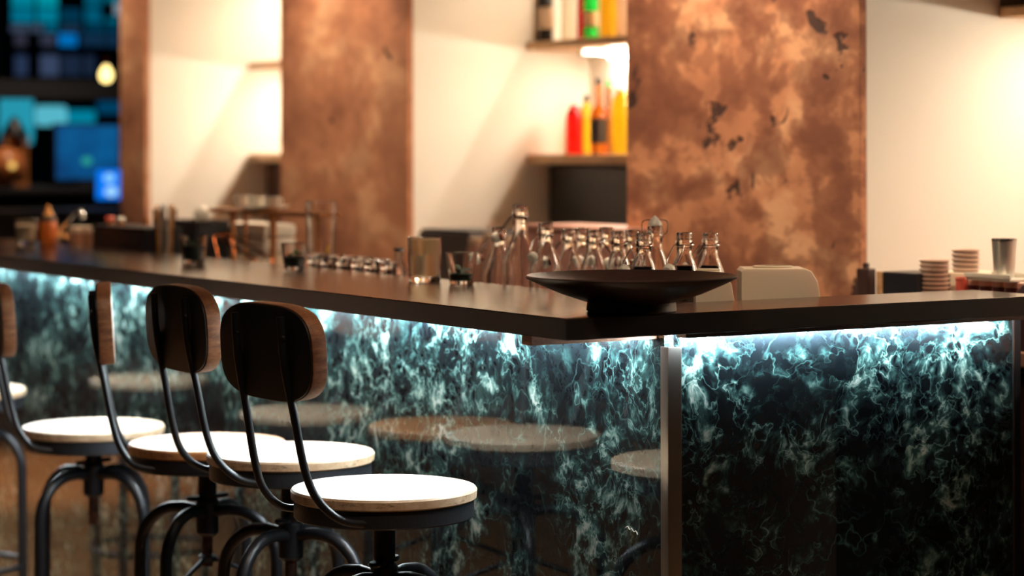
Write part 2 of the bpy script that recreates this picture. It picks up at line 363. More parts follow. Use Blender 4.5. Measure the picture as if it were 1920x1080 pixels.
# ------------------------------------------------------------------ stools
def stool(name, z, rod, brace, wood_m=seat_wood, bo=0.0):
    """seat facing +x; z = seat top"""
    t = thing(name, 'x', 'stool')
    n = 48
    s = obj('seat', lat([(0, -.021), (.170, -.021), (.174, -.018), (.175, -.004), (.172, 0), (0, 0)], n=64), wood_m, t, 30); s.location.z = z
    r = obj('seat_ring', lat([(0, -.055), (.166, -.055), (.169, -.052), (.169, -.0215), (0, -.0215)], n=64), ring_iron, t, 30); r.location.z = z
    # backrest board, rounded outline in (y,z)
    out = []
    W2, H2, n_ = .165, .088, 40
    for i in range(n_):
        a = 2*PI*i/n_; c_, s_ = math.cos(a), math.sin(a); p = 2/3.2
        out.append((W2*math.copysign(abs(c_)**p, c_), H2*math.copysign(abs(s_)**p, s_)))
    bk = obj('backrest', prism(out, 'x', -.018, .012, .003), back_wood, t, 35)
    rp = obj('rear_shade_plate', prism([(q*.985, r_*.975) for q, r_ in out], 'x', -.0215, -.0182, .001), rear_shade, bk, 35); rp['label'] = 'rear face blackened to stand for its shade'  # thin plate added; its black puts the unlit rear's shade into colour
    bk.location = (-.236+bo, 0, z+.268); bk.rotation_euler = (0, math.radians(-3), 0)
    for sg in (-1, 1):
        pth = smooth_path([(-.105, sg*.118, z-.046), (-.160, sg*.108, z-.034), (-.203+bo*.7, sg*.098, z+.004), (-.226+bo, sg*.090, z+.06), (-.246+bo, sg*.086, z+.16), (-.264+bo, sg*.083, z+.25), (-.271+bo, sg*.082, z+.335)], 6)
        obj('back_tube', tb(pth, .0075, 12), iron, t, 50)
        bt = obj('bolt', lat([(0, 0), (.009, 0), (.009, .004), (.005, .007), (0, .007)], n=10, c=(0, 0, 0)), iron, bk, 40)
        bt.location = (-.03, sg*.083, .03); bt.rotation_euler = (0, -PI/2, 0)
    HUB = .595
    obj('screw', tb([(0, 0, z-.056), (0, 0, HUB-.15 if rod else HUB-.13)], .0125, 14), rust, t, 40)
    col = obj('collar', lat([(0, z-.0555), (.034, z-.0555), (.034, z-.064), (.021, z-.066), (.021, HUB+.006), (0, HUB+.006)], n=24), iron, t, 30)
    for a0 in (.6, .6+PI):
        w_ = obj('wing_nut', lat([(0, -.005), (.8, -.0045), (1, 0), (.8, .0045), (0, .005)], n=20, c=(0, 0, 0), sx=.024, sy=.016), iron, t, 40)
        w_.location = (.034*math.cos(a0), .034*math.sin(a0), HUB+.004); w_.rotation_euler = (0, 0, a0)
    obj('hub', lat([(0, HUB), (.022, HUB), (.026, HUB-.006), (.026, HUB-.075), (.020, HUB-.082), (0, HUB-.082)], n=24), iron, t, 30)
    for k in range(4):
        a0 = STA + k*PI/2; c_, s_ = math.cos(a0), math.sin(a0)
        prof = [(.018, HUB-.028), (.06, HUB-.022)] + [(.07+.105*math.sin(u), HUB-.127+.105*math.cos(u)) for u in [i*PI/2/7 for i in range(1, 8)]] + [(.176, .30), (.177, .012)]
        lg = obj('leg', tb([(q*c_, q*s_, zz) for q, zz in prof], .0135, 12), iron, t, 50)
        obj('foot_cap', lat([(0, 0), (.016, 0), (.016, .02), (0, .02)], n=14, c=(.177*c_, .177*s_, 0)), rubber_b, lg, 40)
    obj('foot_ring', tb([(.172*math.cos(i*2*PI/40), .172*math.sin(i*2*PI/40), .19) for i in range(40)], .009, 10, True), iron, t, 50)
    if brace:
        obj('spindle_plate', lat([(0, .455), (.019, .455), (.021, .460), (.021, .468), (.014, .472), (0, .472)], n=20), iron, t, 30)
        for k in (0, 2):
            a0 = STA + k*PI/2
            obj('brace', tb([(.015*math.cos(a0), .015*math.sin(a0), .462), (.172*math.cos(a0), .172*math.sin(a0), .405)], .006, 8), iron, t, 50)
    return t
rear_shade = mat('rear_shade_black', (.012, .011, .012, 1), .45)  # shade of the unlit backrest rears, as colour
rubber_b = mat('black_rubber', (.01, .01, .01, 1), .7)
ST = [  # x, y, seat height, facing (deg right of the camera's view), label
    (-.088, .492, .738, 54, 'nearest bar stool, pale round seat in front, oval back seen from behind', True),
    (-.012, 1.035, .740, 60, 'second nearest bar stool, seat half behind the nearest stool', True),
    (-.028, 1.418, .721, 80.5, 'middle bar stool whose backrest is seen edge-on', True),
    (-.020, 2.110, .688, 72, 'fourth bar stool from the front, bare rusty screw hanging under its hub', False),
    (-.010, 3.120, .691, 70, 'farthest bar stool, cut off by the left edge of the photo', True)]
for i, (x, y, z, al, lab, br) in enumerate(ST):
    f = FWD*math.cos(math.radians(al)) + RIGHT0*math.sin(math.radians(al)); rz = math.atan2(f.y, f.x)
    # legs keep one direction relative to the room
    lf = RIGHT0*(-.105) + FWD*(-.140); STA = math.atan2(lf.y, lf.x) - rz + (.12*i if i != 3 else 0)
    t = stool('bar_stool', z, True, br, orange_wood if i == 2 else seat_wood, .018 if i in (2, 3, 4) else 0.0)
    t.location = (x, y, 0); t.rotation_euler = (0, 0, rz); t['label'] = lab; t['group'] = 'bar stools along the marble front'

# ------------------------------------------------------------------ things on the bar
def tumbler_prof(rt, rb, h, wall=.0022, bot=.009):
    return [(0, 0), (rb-.002, 0), (rb, .002), (rt, h-.001), (rt-.001, h), (rt-wall, h-.001), (rb-wall, bot+.002), (rb-wall-.003, bot), (0, bot)]
def tumbler(px, py, rt, rb, h, label, fill=.4, m=herb, x=None, leaves=True):
    p = P(px, py, z=ZT) + FWD*rb
    t = thing('glass_tumbler', label, 'glass', (p.x, p.y, ZT+.0003))
    obj('glass_body', lat(tumbler_prof(rt, rb, h), n=40), glass, t, 35)
    r0 = rb-.0035; r1 = r0+(rt-rb)*fill
    o = obj('filling', lat([(0, .0098), (r0, .0098), (r1, h*fill), (r1*.5, h*fill+.004), (0, h*fill+.001)], n=28), m, t, 50)
    if leaves:
        for k in range(5):
            a0 = k*1.9+px; rr = r1*.5; bm = new_bm()
            lathe(bm, [(0, -.0012), (.5, -.0008), (1, 0), (.5, .0008), (0, .0012)], 10, sx=.010, sy=.006)
            lf = obj('leaf', bm, herb2, t, 60); lf.location = (rr*math.cos(a0), rr*math.sin(a0), h*fill+.006+.004*(k % 3)); lf.rotation_euler = (.5*math.sin(k*2.1), .6*math.cos(k*1.3), a0)
    return t
herb2 = mat('green_leaf', (.03, .075, .022, 1), .5)
tumbler(865, 535, .0345, .0255, .0690, 'small clear tumbler of dark leaves, right of the frosted candle glass', .33)
tumbler(550, 508, .0320, .0245, .0660, 'small clear tumbler half full of dark leaves, in front of the wooden riser', .48, )
tumbler(360, 495, .0350, .0280, .0720, 'small clear tumbler with dark green filling, beside the tilted ladle', .62)
tumbler(45, 458, .0370, .0290, .0760, 'small tumbler with a pale filling at the far left end of the bar', .75, mat('pale_cream', srgb(196, 172, 140), .6), leaves=False)
p = P(795, 530, z=ZT) + FWD*.034
t = thing('candle_glass', 'tall straight frosted candle glass glowing amber on the bar', 'candle', (p.x, p.y, ZT+.0003))
obj('glass_body', lat([(0, 0), (.033, 0), (.035, .003), (.0375, .0965), (.0365, .0975), (.0352, .0965), (.0325, .017), (.030, .013), (0, .013)], n=40), glass, t, 35)
obj('wax', lat([(0, .0135), (.0298, .0135), (.0322, .0175), (.0340, .093), (.031, .094), (.028, .060), (0, .058)], n=36), frost, t, 40)
obj('wick', tb([(0, 0, .058), (.001, 0, .068)], .001, 6), black_p, t)
# bowl
bc = Vector((.185, .105, ZT+.0003)) + RIGHT0*.018 - FWD*.022
t = thing('wooden_bowl', 'wide shallow dark wooden bowl on a round foot at the bar corner', 'bowl', bc)
obj('bowl_body', lat([(0, .018), (.082, .018), (.125, .032), (.165, .049), (.188, .060), (.190, .0635), (.187, .0655), (.160, .056), (.12, .044), (.07, .032), (0, .028)], n=72), bowl_wood, t, 40)
obj('foot', lat([(0, 0), (.078, 0), (.081, .003), (.079, .0185), (0, .0185)], n=56), bowl_wood, t, 35)

# swing-top bottles on the bench
def swing_bottle(px, ytop, x, rz=0, r=.036, closed=False, label='', fill=None, grp=None, tall=False):
    p = P(px, ytop, x=x); h = p.z - ZW
    t = thing('swing_top_bottle', label, 'bottle', (p.x, p.y, ZW+.0003), rz, 'swing-top bottles behind the bar')
    rn = .0155; zs = h-.105 if not tall else h-.125
    out = [(0, .004), (r-.006, 0), (r, .006), (r, zs), (r*.92, zs+.012), (rn+.005, h-.058 if not tall else h-.078), (rn, h-.046 if not tall else h-.064), (rn, h-.024), (rn+.0025, h-.021), (rn+.0025, h-.014), (rn+.0005, h-.012), (rn+.0005, h-.002), (rn-.001, h)]
    wl = .003
    inn = [(rn-.004, h-.001), (rn-.0035, h-.045 if not tall else h-.063), (rn+.0018, h-.059 if not tall else h-.079), (r*.92-wl, zs+.010), (r-wl, zs-.002), (r-wl, .009), (0, .010)]
    obj('glass_body', lat(out+inn, n=32), glass, t, 40)
    if fill: obj('liquid', lat([(0, .0105), (r-wl-.0004, .0095), (r-wl-.0004, zs-.003), (r*.92-wl-.0006, zs+.0095), (rn+.0035, h-.066), (0, h-.066)], n=28), darkdrink, t, 40)
    zc = h-.017
    if closed:
        obj('stopper', lat([(0, h+.022), (.006, h+.017), (.0145, h+.006), (.0145, h+.001), (0, h+.001)], n=20), white_p, t, 40)
        loop = [(0, rn+.004, zc), (0, rn+.010, zc+.006), (0, rn+.009, h+.01), (0, 0, h+.012), (0, -rn-.009, h+.01), (0, -rn-.010, zc+.006), (0, -rn-.004, zc)]
        obj('wire_bail', tb(smooth_path(loop, 4), .0012, 6), chrome, t, 60)
        obj('wire_bail', tb(smooth_path([(.0, rn+.004, zc), (.006, rn+.012, zc-.01), (.008, rn+.012, zc-.03), (0, rn+.004, zc-.036)], 4), .0012, 6), chrome, t, 60)
    else:
        ring = [((rn+.0036)*math.cos(i*PI/10), (rn+.0036)*math.sin(i*PI/10), zc-.008) for i in range(20)]
        obj('wire_bail', tb(ring, .0013, 6, True), chrome, t, 60)
        loop = [(rn+.003, .012, zc-.008), (rn+.020, .014, zc-.030), (rn+.033, .009, zc-.046), (rn+.033, -.009, zc-.046), (rn+.020, -.014, zc-.030), (rn+.003, -.012, zc-.008)]
        obj('wire_bail', tb(smooth_path(loop, 4), .0013, 6), chrome, t, 60)
        s = obj('stopper', lat([(0, 0), (.009, .001), (.012, .005), (.012, .012), (.0085, .016), (0, .017)], n=18), white_p, t, 40); s.location = (rn+.030, 0, zc-.052); s.rotation_euler = (0, PI*.62, 0)
        q = obj('gasket', lat([(0, -.004), (.0085, -.004), (.0095, -.001), (.0085, .002), (0, .002)], n=16), rubber, t, 40); q.location = (rn+.027, 0, zc-.054); q.rotation_euler = (0, PI*.62, 0)
    return t
BT = [(935, 425, .56, 2.9, None, False, 'leftmost swing-top bottle, its clear shoulder beside the tallest bottle'),
      (975, 384, .52, 2.4, None, False, 'tallest clear swing-top bottle, left end of the row behind the bowl'),
      (1023, 418, .52, 3.6, None, False, 'clear swing-top bottle just right of the tallest bottle'),
      (1067, 430, .62, 2.7, None, False, 'clear swing-top bottle behind the left rim of the bowl, first of a close pair'),
      (1091, 427, .70, 4.0, None, False, 'clear swing-top bottle in the back row, second of a close pair'),
      (1113, 432, .60, -.5, None, False, 'clear swing-top bottle in the front row behind the middle of the bowl, hanging grey stopper'),
      (1137, 426, .69, 3.4, None, False, 'clear swing-top bottle in the back row behind the middle of the bowl'),
      (1160, 434, .55, .4, None, False, 'clear swing-top bottle with slanting wire, left of the dark-shouldered one'),
      (1185, 431, .645, 2.2, None, False, 'clear swing-top bottle in the back row beside the capped bottle'),
      (1207, 438, .50, 3.3, .200, False, 'swing-top bottle with a dark shoulder in front of the capped bottle'),
      (1228, 424, .60, 1.0, None, True, 'swing-top bottle closed with a pointed pale cap and standing wire'),
      (1283, 436, .55, 3.5, .195, False, 'dark-shouldered swing-top bottle, second from the right end'),
      (1332, 437, .66, 2.9, .195, False, 'rightmost swing-top bottle, dark inside, above the right rim of the bowl')]
for px, yt, x, rz, fl, cl, lab in BT: swing_bottle(px, yt, x, rz, .036 if yt > 400 else .038, cl, lab, fl, tall=yt < 400)

# cream napkin boxes behind the short end of the bar
def napkin_box(px0, px1, ytop, y, label, dp=.10):
    m_ = P((px0+px1)/2, ytop, y=y); W = (px1-px0)/F*(m_-CAM).dot(FWD); h = m_.z-ZW; c0 = m_ + FWD*(dp/2)
    t = thing('napkin_box', label, 'box', (c0.x, c0.y, ZW+.0003), -TH); hw = W/2
    out = [(-hw, 0), (hw+.008, 0), (hw+.006, h*.55), (hw-.004, h*.86), (hw-.016, h*.97), (hw-.03, h), (-hw+.006, h), (-hw, h-.006)]
    obj('box_shell', prism(out, 'y', -dp/2, dp/2, .005), cream_p, t, 40)
    obj('slot_rim', lat([(1, 0), (1.12, .001), (1.12, .003), (1, .004)], n=32, closed=True, sx=.036*dp/.1, sy=.024*dp/.1, c=(-.01, 0, h)), cream_p, t, 40)
    obj('slot', lat([(0, .0005), (1, .0005), (1, .0012), (0, .0012)], n=32, sx=.036*dp/.1, sy=.024*dp/.1, c=(-.01, 0, h)), mat('slot_dark', srgb(90, 58, 40), .8), t)
napkin_box(1390, 1537, 504, .30, 'cream napkin box with an oval opening, right of the bowl')
napkin_box(1304, 1376, 509, .268, 'cream napkin box mostly hidden behind the right rim of the bowl', .055)

# shot glasses along the back edge
shots = []
for i in range(11):
    px = 592 + i*13.5 + random.uniform(-3, 3); x = .48+.06*(i % 2) + random.uniform(-.01, .01)
    q = P(px, 486+i*1.7+random.uniform(-3, 5), x=x); shots.append(q)
h0 = .138
t0 = None
for i, q in enumerate(shots):
    lab = 'small upturned clear shot glass glinting in the row beside the frosted candle glass'
    if t0 is None:
        t0 = thing('shot_glass', lab, 'glass', (q.x, q.y, ZW+.0003), 0, 'shot glasses along the back edge of the bar')
        obj('glass_body', lat([(.0225, 0), (.0235, .001), (.020, h0), (0, h0), (0, h0-.004), (.0185, h0-.016), (.0212, .001)], n=20), glass, t0, 35)
        obj('base_ring', lat([(.0202, h0+.0002), (.0215, h0+.003), (.0215, h0+.012), (.017, h0+.016), (0, h0+.012), (0, h0+.0002)], n=20), glass, t0, 35)
    else: dup(t0, (q.x, q.y, ZW+.0003), random.uniform(0, 3))
q = P(748, 470, x=.55); t = thing('oil_cruet', 'little stoppered glass cruet just left of the frosted candle glass', 'cruet', (q.x, q.y, ZW+.0003))
hh = q.z-ZW
obj('glass_body', lat([(0, 0), (.024, 0), (.026, .004), (.026, hh-.05), (.010, hh-.025), (.009, hh-.004), (.006, hh-.004), (.008, hh-.026), (.022, hh-.052), (.022, .006), (0, .006)], n=24), glass, t, 40)
obj('stopper', lat([(0, hh-.004), (.0088, hh-.003), (.014, hh+.003), (.014, hh+.006), (0, hh+.008)], n=18), black_p, t, 40)
q = P(618, 470, x=.665); t = thing('lemon_glass', 'small glass holding a yellow lemon stick among the shot glasses', 'glass', (q.x, q.y, ZW+.0003))
obj('glass_body', lat(tumbler_prof(.022, .019, .14), n=24), glass, t, 35)
obj('lemon_stick', bx((-.005, -.004, .012), (.005, .004, .165), .002), mat('lemon', srgb(236, 190, 50), .5), t)

# tall pint glass
q = P(601, 378, x=.60); hh = q.z-ZW
t = thing('pint_glass', 'tall empty straight glass in front of the plaster pillar', 'glass', (q.x, q.y, ZW+.0003)); obj('glass_body', lat(tumbler_prof(.040, .030, hh, .003, .015), n=40), glass, t, 35)
# wooden riser with plates and cups
def PX(px, py, x): return P(px, py, x=x)
l1, l2 = PX(512, 398, .67), PX(437, 398, .67); zr = 1.200
cy = (l1.y+l2.y)/2; t = thing('wooden_riser', 'small wooden display stand on thin legs behind the bar', 'stand', (.69, cy, ZW))
obj('board', bx((-.035, l1.y-cy-.30, zr-ZW-.012), (.035, l2.y-cy+.14, zr-ZW), .004), riser_wood, t)
for yy, xx, rr in ((l1.y-cy, -.02, .010), (l2.y-cy, -.02, .007), (l1.y-cy-.19, .02, .008), (l2.y-cy, .02, .006)):
    obj('leg', tb([(xx, yy, 0), (xx, yy, zr-ZW-.04), (xx, yy, zr-ZW-.012)], [rr*.7, rr, rr*1.6], 10), riser_wood, t, 40)
q = PX(493, 397, .69); pl = thing('serving_plate', 'white plate on the wooden display stand', 'plate', (q.x, q.y, zr+.0003))
obj('plate_body', lat([(0, 0), (.045, 0), (.075, .010), (.076, .012), (.074, .0125), (.045, .004), (0, .004)], n=40), white_p, pl, 40)
for i, (px, lab) in enumerate(((452, 'leftmost of the three white cups on the wooden display stand'), (482, 'middle of the three white cups on the wooden display stand'), (511, 'rightmost of the three white cups on the wooden display stand'))):
    q = PX(px, 395, .692); c_ = thing('white_cup', lab, 'cup', (q.x, q.y, zr+(.0045 if i else .0045)), 0, 'white cups on the display stand')
    obj('cup_body', lat([(0, 0), (.014, 0), (.020, .010), (.0215, .034), (.0200, .034), (.018, .011), (.012, .003), (0, .003)], n=24), white_p, c_, 40)
    obj('handle', tb(smooth_path([(.0205, 0, .028), (.030, 0, .026), (.030, 0, .012), (.0195, 0, .011)], 4), .0022, 8), white_p, c_, 60)
# folded white towels beneath the riser
q0, q1 = PX(440, 415, .80), PX(524, 415, .80)
cyy = (q0.y+q1.y)/2; t = thing('towel_stack', 'folded towels, white over tan, under the wooden display stand', 'towels', (.80, cyy, ZW+.0003))
for k, (z0, z1, m_) in enumerate(((0, .05, cream_p), (.051, .12, cream_p), (.121, .165, white_p), (.166, q0.z-ZW, white_p))):
    obj('towel', bx((-.05, q1.y-cyy, z0), (.055, q0.y-cyy, z1), .014), m_, t, 60)
# copper wire holder
bm = new_bm()
a, b, c_, d_ = PX(400, 440, .50), PX(438, 462, .50), PX(408, 480, .50), PX(476, 486, .50)
t = thing('wire_holder', 'bent copper wire holder left of the display stand legs', 'holder', (a.x, a.y, ZW))
rel = lambda v, dx=0: Vector((v.x-a.x+dx, v.y-a.y, v.z-ZW))
obj('wire_frame', tb([rel(c_) - Vector((0, 0, rel(c_).z-.004)), rel(c_), rel(a), rel(b), rel(d_), rel(d_) - Vector((0, 0, rel(d_).z-.004))], .0035, 8), copper, t, 60)
obj('wire_frame', tb([rel(c_, .05) - Vector((0, 0, rel(c_).z-.004)), rel(c_, .05), rel(a, .05), rel(b, .05), rel(d_, .05), rel(d_, .05) - Vector((0, 0, rel(d_).z-.004))], .0035, 8), copper, t, 60)
obj('cross_wire', tb([rel(a), rel(a, .05)], .003, 8), copper, t, 60)
# black utensil tub with ladle
q = PX(365, 416, .68); hh = q.z-ZW
t = thing('utensil_tub', 'black utensil tub behind the dark green tumbler', 'tub', (q.x, q.y, ZW+.0003))
bm = new_bm(); box(bm, (-.05, -.13, 0), (.05, .10, .012), .003)
for a_, b_ in (((-.05, -.13, .012), (-.044, .10, hh)), ((.044, -.13, .012), (.05, .10, hh)), ((-.044, -.13, .012), (.044, -.124, hh)), ((-.044, .094, .012), (.044, .10, hh))): box(bm, a_, b_)
obj('tub_body', bm, black_p, t)
bm = new_bm()
for a_, b_ in (((-.056, -.136, hh), (-.044, .106, hh+.006)), ((.044, -.136, hh), (.056, .106, hh+.006)), ((-.044, -.136, hh), (.044, -.124, hh+.006)), ((-.044, .094, hh), (.044, .106, hh+.006))): box(bm, a_, b_)
obj('tub_rim', bm, black_p, t)
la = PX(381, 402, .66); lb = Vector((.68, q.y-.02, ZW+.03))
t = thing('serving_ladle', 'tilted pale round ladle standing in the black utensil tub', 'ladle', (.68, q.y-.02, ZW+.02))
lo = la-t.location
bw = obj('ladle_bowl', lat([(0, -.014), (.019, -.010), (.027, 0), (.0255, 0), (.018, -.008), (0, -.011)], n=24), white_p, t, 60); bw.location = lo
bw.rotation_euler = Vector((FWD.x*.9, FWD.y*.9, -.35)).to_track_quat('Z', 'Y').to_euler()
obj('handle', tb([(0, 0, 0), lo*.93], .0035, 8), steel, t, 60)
# mug of straws
q = PX(309, 392, .52); hh = q.z-ZW
t = thing('straw_glass', 'tall clear glass holding amber sticks and metal tools', 'glass', (q.x, q.y, ZW+.0003)); obj('glass_body', lat(tumbler_prof(.035, .028, hh, .003, .012), n=32), glass, t, 35)
am = mat('amber_stick', srgb(220, 150, 60), .4)
for k in range(7):
    a0 = k*.9; obj('stick', tb([(.012*math.cos(a0), .012*math.sin(a0), .014), (.024*math.cos(a0+.4), .024*math.sin(a0+.4), hh+.012)], .004, 8), (am, steel, white_p)[k % 3], t, 50)
q = PX(276, 408, .63); t = thing('wooden_muddler', 'pale wooden muddler handle beside the tall glass of sticks', 'muddler', (q.x, q.y, ZW+.0003))
hh = q.z-ZW; obj('muddler_body', lat([(0, 0), (.013, .001), (.014, .02), (.008, hh*.6), (.011, hh-.015), (.009, hh), (0, hh+.003)], n=16), riser_wood, t, 60)
# black caddy
a, b = PX(190, 421, .50), PX(288, 421, .50); hh = a.z-ZW; cyy = (a.y+b.y)/2
t = thing('bar_caddy', 'black bar caddy box left of the tall glass of sticks', 'caddy', (.53, cyy, ZW+.0003))
obj('caddy_body', bx((-.06, b.y-cyy, 0), (.06, a.y-cyy, hh-.012), .006), black_p, t); obj('caddy_lid', bx((-.063, b.y-cyy-.003, hh-.0118), (.063, a.y-cyy+.003, hh), .004), black_p, t)
for px, m_, lab in ((206, mat('red_cap', srgb(220, 90, 70), .4), 'tiny jar with a reddish cap on the black bar caddy'), (226, white_p, 'tiny jar with a pale round cap on the black bar caddy')):
    q = PX(px, 421, .51); t = thing('small_jar', lab, 'jar', (q.x, q.y, ZW+hh+.0006)); obj('jar_body', lat([(0, 0), (.012, 0), (.013, .003), (.013, .012), (0, .012)], n=18), mat('amber_jar', srgb(170, 110, 60), .3), t, 40); obj('jar_lid', lat([(0, .0122), (.0135, .0122), (.0135, .022), (.010, .025), (0, .025)], n=18), m_, t, 40)
# orange squeeze bottle
q = P(88, 461, z=ZT) + FWD*.02
t = thing('squeeze_bottle', 'clear squeeze bottle of orange sauce with an orange nozzle', 'bottle', (q.x, q.y, ZT+.0003)); org = mat('orange_sauce', srgb(214, 108, 40), .35)
obj('bottle_body', lat([(0, 0), (.024, 0), (.026, .003), (.026, .066), (.023, .074), (0, .074)], n=28), org, t, 40)
obj('collar', lat([(0, .0742), (.024, .0742), (.024, .086), (.019, .090), (0, .090)], n=28), grey_p, t, 40); obj('nozzle', lat([(0, .0902), (.017, .0902), (.010, .104), (.005, .122), (0, .123)], n=20), mat('orange_nozzle', srgb(240, 160, 60), .35), t, 50)
# faucet behind
a = PX(107, 440, .60); b = PX(150, 396, .60)
t = thing('bar_tap', 'curved chrome tap behind the orange squeeze bottle', 'tap', (a.x, a.y, ZW))
r_ = b-a; zz = a.z-ZW
obj('spout', tb(smooth_path([(0, 0, .02), (0, 0, zz), (r_.x*.5, r_.y*.5, zz+r_.z*.62), (r_.x*.85, r_.y*.85, zz+r_.z), (r_.x*1.02, r_.y*1.02, zz+r_.z*.98), (r_.x*1.10, r_.y*1.10, zz+r_.z*.75)], 5), .008, 12), chrome, t, 60)
obj('tap_base', lat([(0, 0), (.025, 0), (.025, .012), (.012, .02), (0, .02)], n=20), chrome, t, 40)
for px, py, m_, lab in ((118, 447, mat('amber_dish', srgb(206, 140, 70), .4), 'small flat amber dish at the left of the bar top'),):
    q = P(px, py, z=ZT)+FWD*.03; t = thing('small_dish', lab, 'dish', (q.x, q.y, ZT+.0003)); obj('dish_body', lat([(0, 0), (.022, 0), (.032, .012), (.030, .0125), (.02, .003), (0, .003)], n=28), m_, t, 50)
for px, x, lab in ((150, .53, 'first of two frosted jars left of the black bar caddy'), (175, .53, 'second of two frosted jars, next to the black bar caddy')):
    q = PX(px, 424, x); hh = q.z-ZW; t = thing('garnish_jar', lab, 'jar', (q.x, q.y, ZW+.0003)); obj('jar_body', lat([(0, 0), (.032, 0), (.034, .004), (.034, hh-.02), (0, hh-.02)], n=28), mat('tan_jar', srgb(170, 120, 92), .35), t, 40); obj('jar_lid', lat([(0, hh-.0198), (.036, hh-.0198), (.036, hh-.002), (0, hh)], n=28), cream_p, t, 40)

# tablet glowing blue
blue = emit('blue_screen', (.03, .22, 1, 1), 1.1)
def screen(px0, px1, py0, py1, x, base_z, label, cat, em, name, spots):
    a, b = P(px0, py1, y=6.5), P(px1, py0, y=6.5); cc = (a+b)/2
    wdt = (RIGHT0.dot(b-a)); h = b.z-a.z
    t = thing(name, label, cat, (cc.x, cc.y, base_z), -TH)   # faces the camera side of the room
    zb = a.z-base_z
    obj('casing', bx((-wdt/2-.006, 0, zb-.006), (wdt/2+.006, .014, zb+h+.006), .003), black_p, t)
    s = obj('screen', bx((-wdt/2, -.001, zb), (wdt/2, 0, zb+h)), em, t); s['label'] = 'glowing blue display'
    obj('stand', bx((-.012, .014, .008), (.012, .022, zb+h*.5), .002), black_p, t); obj('foot', bx((-.05, -.03, 0), (.05, .06, .008), .002), black_p, t)
    for k, (u, v, du, dv, e2) in enumerate(spots):
        o = obj('picture_spot', lat([(0, -.0016), (1, -.0016), (1, -.0002), (0, -.0002)], n=20, sx=du*wdt, sy=dv*h), e2, s); o.location = ((u-.5)*wdt, -.0014, zb+v*h); o.rotation_euler = (-PI/2, 0, 0)
con = thing('window_console', 'dark waist-high console below the window beside the brown end pillar', 'cabinet', (1.75, 6.55, 0))
obj('console_body', bx((-.75, -.2, 0), (.55, .2, 1.085)), black_p, con); obj('console_top', bx((-.76, -.21, 1.0852), (.56, .21, 1.105), .003), black_p, con)
pp = P(203, 346, y=6.5)
screen(178, 230, 318, 374, pp.x, 1.1055, 'small screen glowing bright blue beside the brown end pillar', 'screen', emit('bright_blue', (.0, .20, .95, 1), 1.0), 'tablet_screen',
       [(.52, .72, .22, .16, emit('white_blue', (.25, .62, 1, 1), 1.0)), (.60, .26, .26, .18, emit('white_blue2', (.35, .68, 1, 1), 1.0))])
# far window sill: monitor, globe, lantern
def at_sill(px, py): return P(px, py, y=YF-.15)
a, b = at_sill(106, 336), at_sill(222, 236); cx = (a.x+b.x)/2; SZ = 1.195
t = thing('wall_monitor', 'large dim blue screen standing on the dark window sill', 'screen', (cx, YF-.15, SZ+.0003))
obj('casing', bx((a.x-cx-.012, 0, a.z-SZ-.012), (b.x-cx+.012, .025, b.z-SZ+.012), .003), black_p, t)
dim = emit('dim_blue', (.0, .075, .22, 1), 1.0); _v = coords(dim); _n = noise(dim, _v, 4, 2); lk(dim, ramp(dim, _n.outputs[0], [(.35, (.0, .045, .16, 1)), (.65, (.0, .11, .30, 1))]), dim.node_tree.nodes['Principled BSDF'].inputs['Emission Color'])
s = obj('screen', bx((a.x-cx, -.001, a.z-SZ), (b.x-cx, 0, b.z-SZ)), dim, t); s['label'] = 'dim blue display'
o = obj('picture_spot', lat([(0, 0), (1, 0), (1, .001), (0, .001)], n=20, sx=.026, sy=.020), emit('green_spot', (.02, .32, .26, 1), 1.0), s); o.location = (-.005, -.002, a.z-SZ+.085); o.rotation_euler = (PI/2, 0, 0)
obj('foot', bx((-.06, -.04, 0), (.06, .06, a.z-SZ-.012), .003), black_p, t)
c_ = at_sill(4, 312); rg = .090
t = thing('globe_lamp', 'round copper globe with a warm highlight at the far left window', 'lamp', (c_.x, YF-.19, SZ+.0003))
zc_ = c_.z-SZ
obj('globe', lat([(rg*math.sin(u*PI/20), zc_-rg*math.cos(u*PI/20)) if 0 < u < 20 else (0, zc_-rg*math.cos(u*PI/20)) for u in range(21)], n=32), mat('amber_globe', srgb(196, 118, 66), .35), t, 60)
obj('base', lat([(0, 0), (.05, 0), (.05, .006), (.02, zc_-rg*.95), (0, zc_-rg*.95)], n=24), copper, t, 40)
gb = obj('highlight_bead', lat([(0, -.016), (.012, -.012), (.017, 0), (.012, .012), (0, .016)], n=16), emit('amber_highlight', (1, .62, .16, 1), 1.2), t, 60); gb.location = (.0, -rg-.004, zc_+.005)  # emissive bead stands in for the highlight on the globe
a, b = at_sill(22, 345), at_sill(58, 216)
t = thing('wooden_lantern', 'brown wooden lantern with a dark pointed cap on the window sill', 'lantern', ((a.x+b.x)/2, YF-.055, SZ+.0003)); hw = (b.x-a.x)/2; hh = b.z-SZ
obj('lantern_cap', lat([(0, hh), (.02, hh-.02), (hw+.015, hh-.085), (hw+.015, hh-.095), (0, hh-.095)], n=20), black_p, t, 40)
for sx in (-1, 1):
    for sy in (-1, 1): obj('post', bx((sx*hw-.008, sy*.03-.008, .02), (sx*hw+.008, sy*.03+.008, hh-.0955), .002), riser_wood, t)
obj('lantern_base', bx((-hw-.012, -.042, 0), (hw+.012, .042, .02), .003), riser_wood, t)
obj('panel', bx((-hw+.010, -.018, .10), (hw-.010, .018, hh-.0955), .003), mat('brown_panel', srgb(190, 116, 66), .5), t)  # panel in one even brown
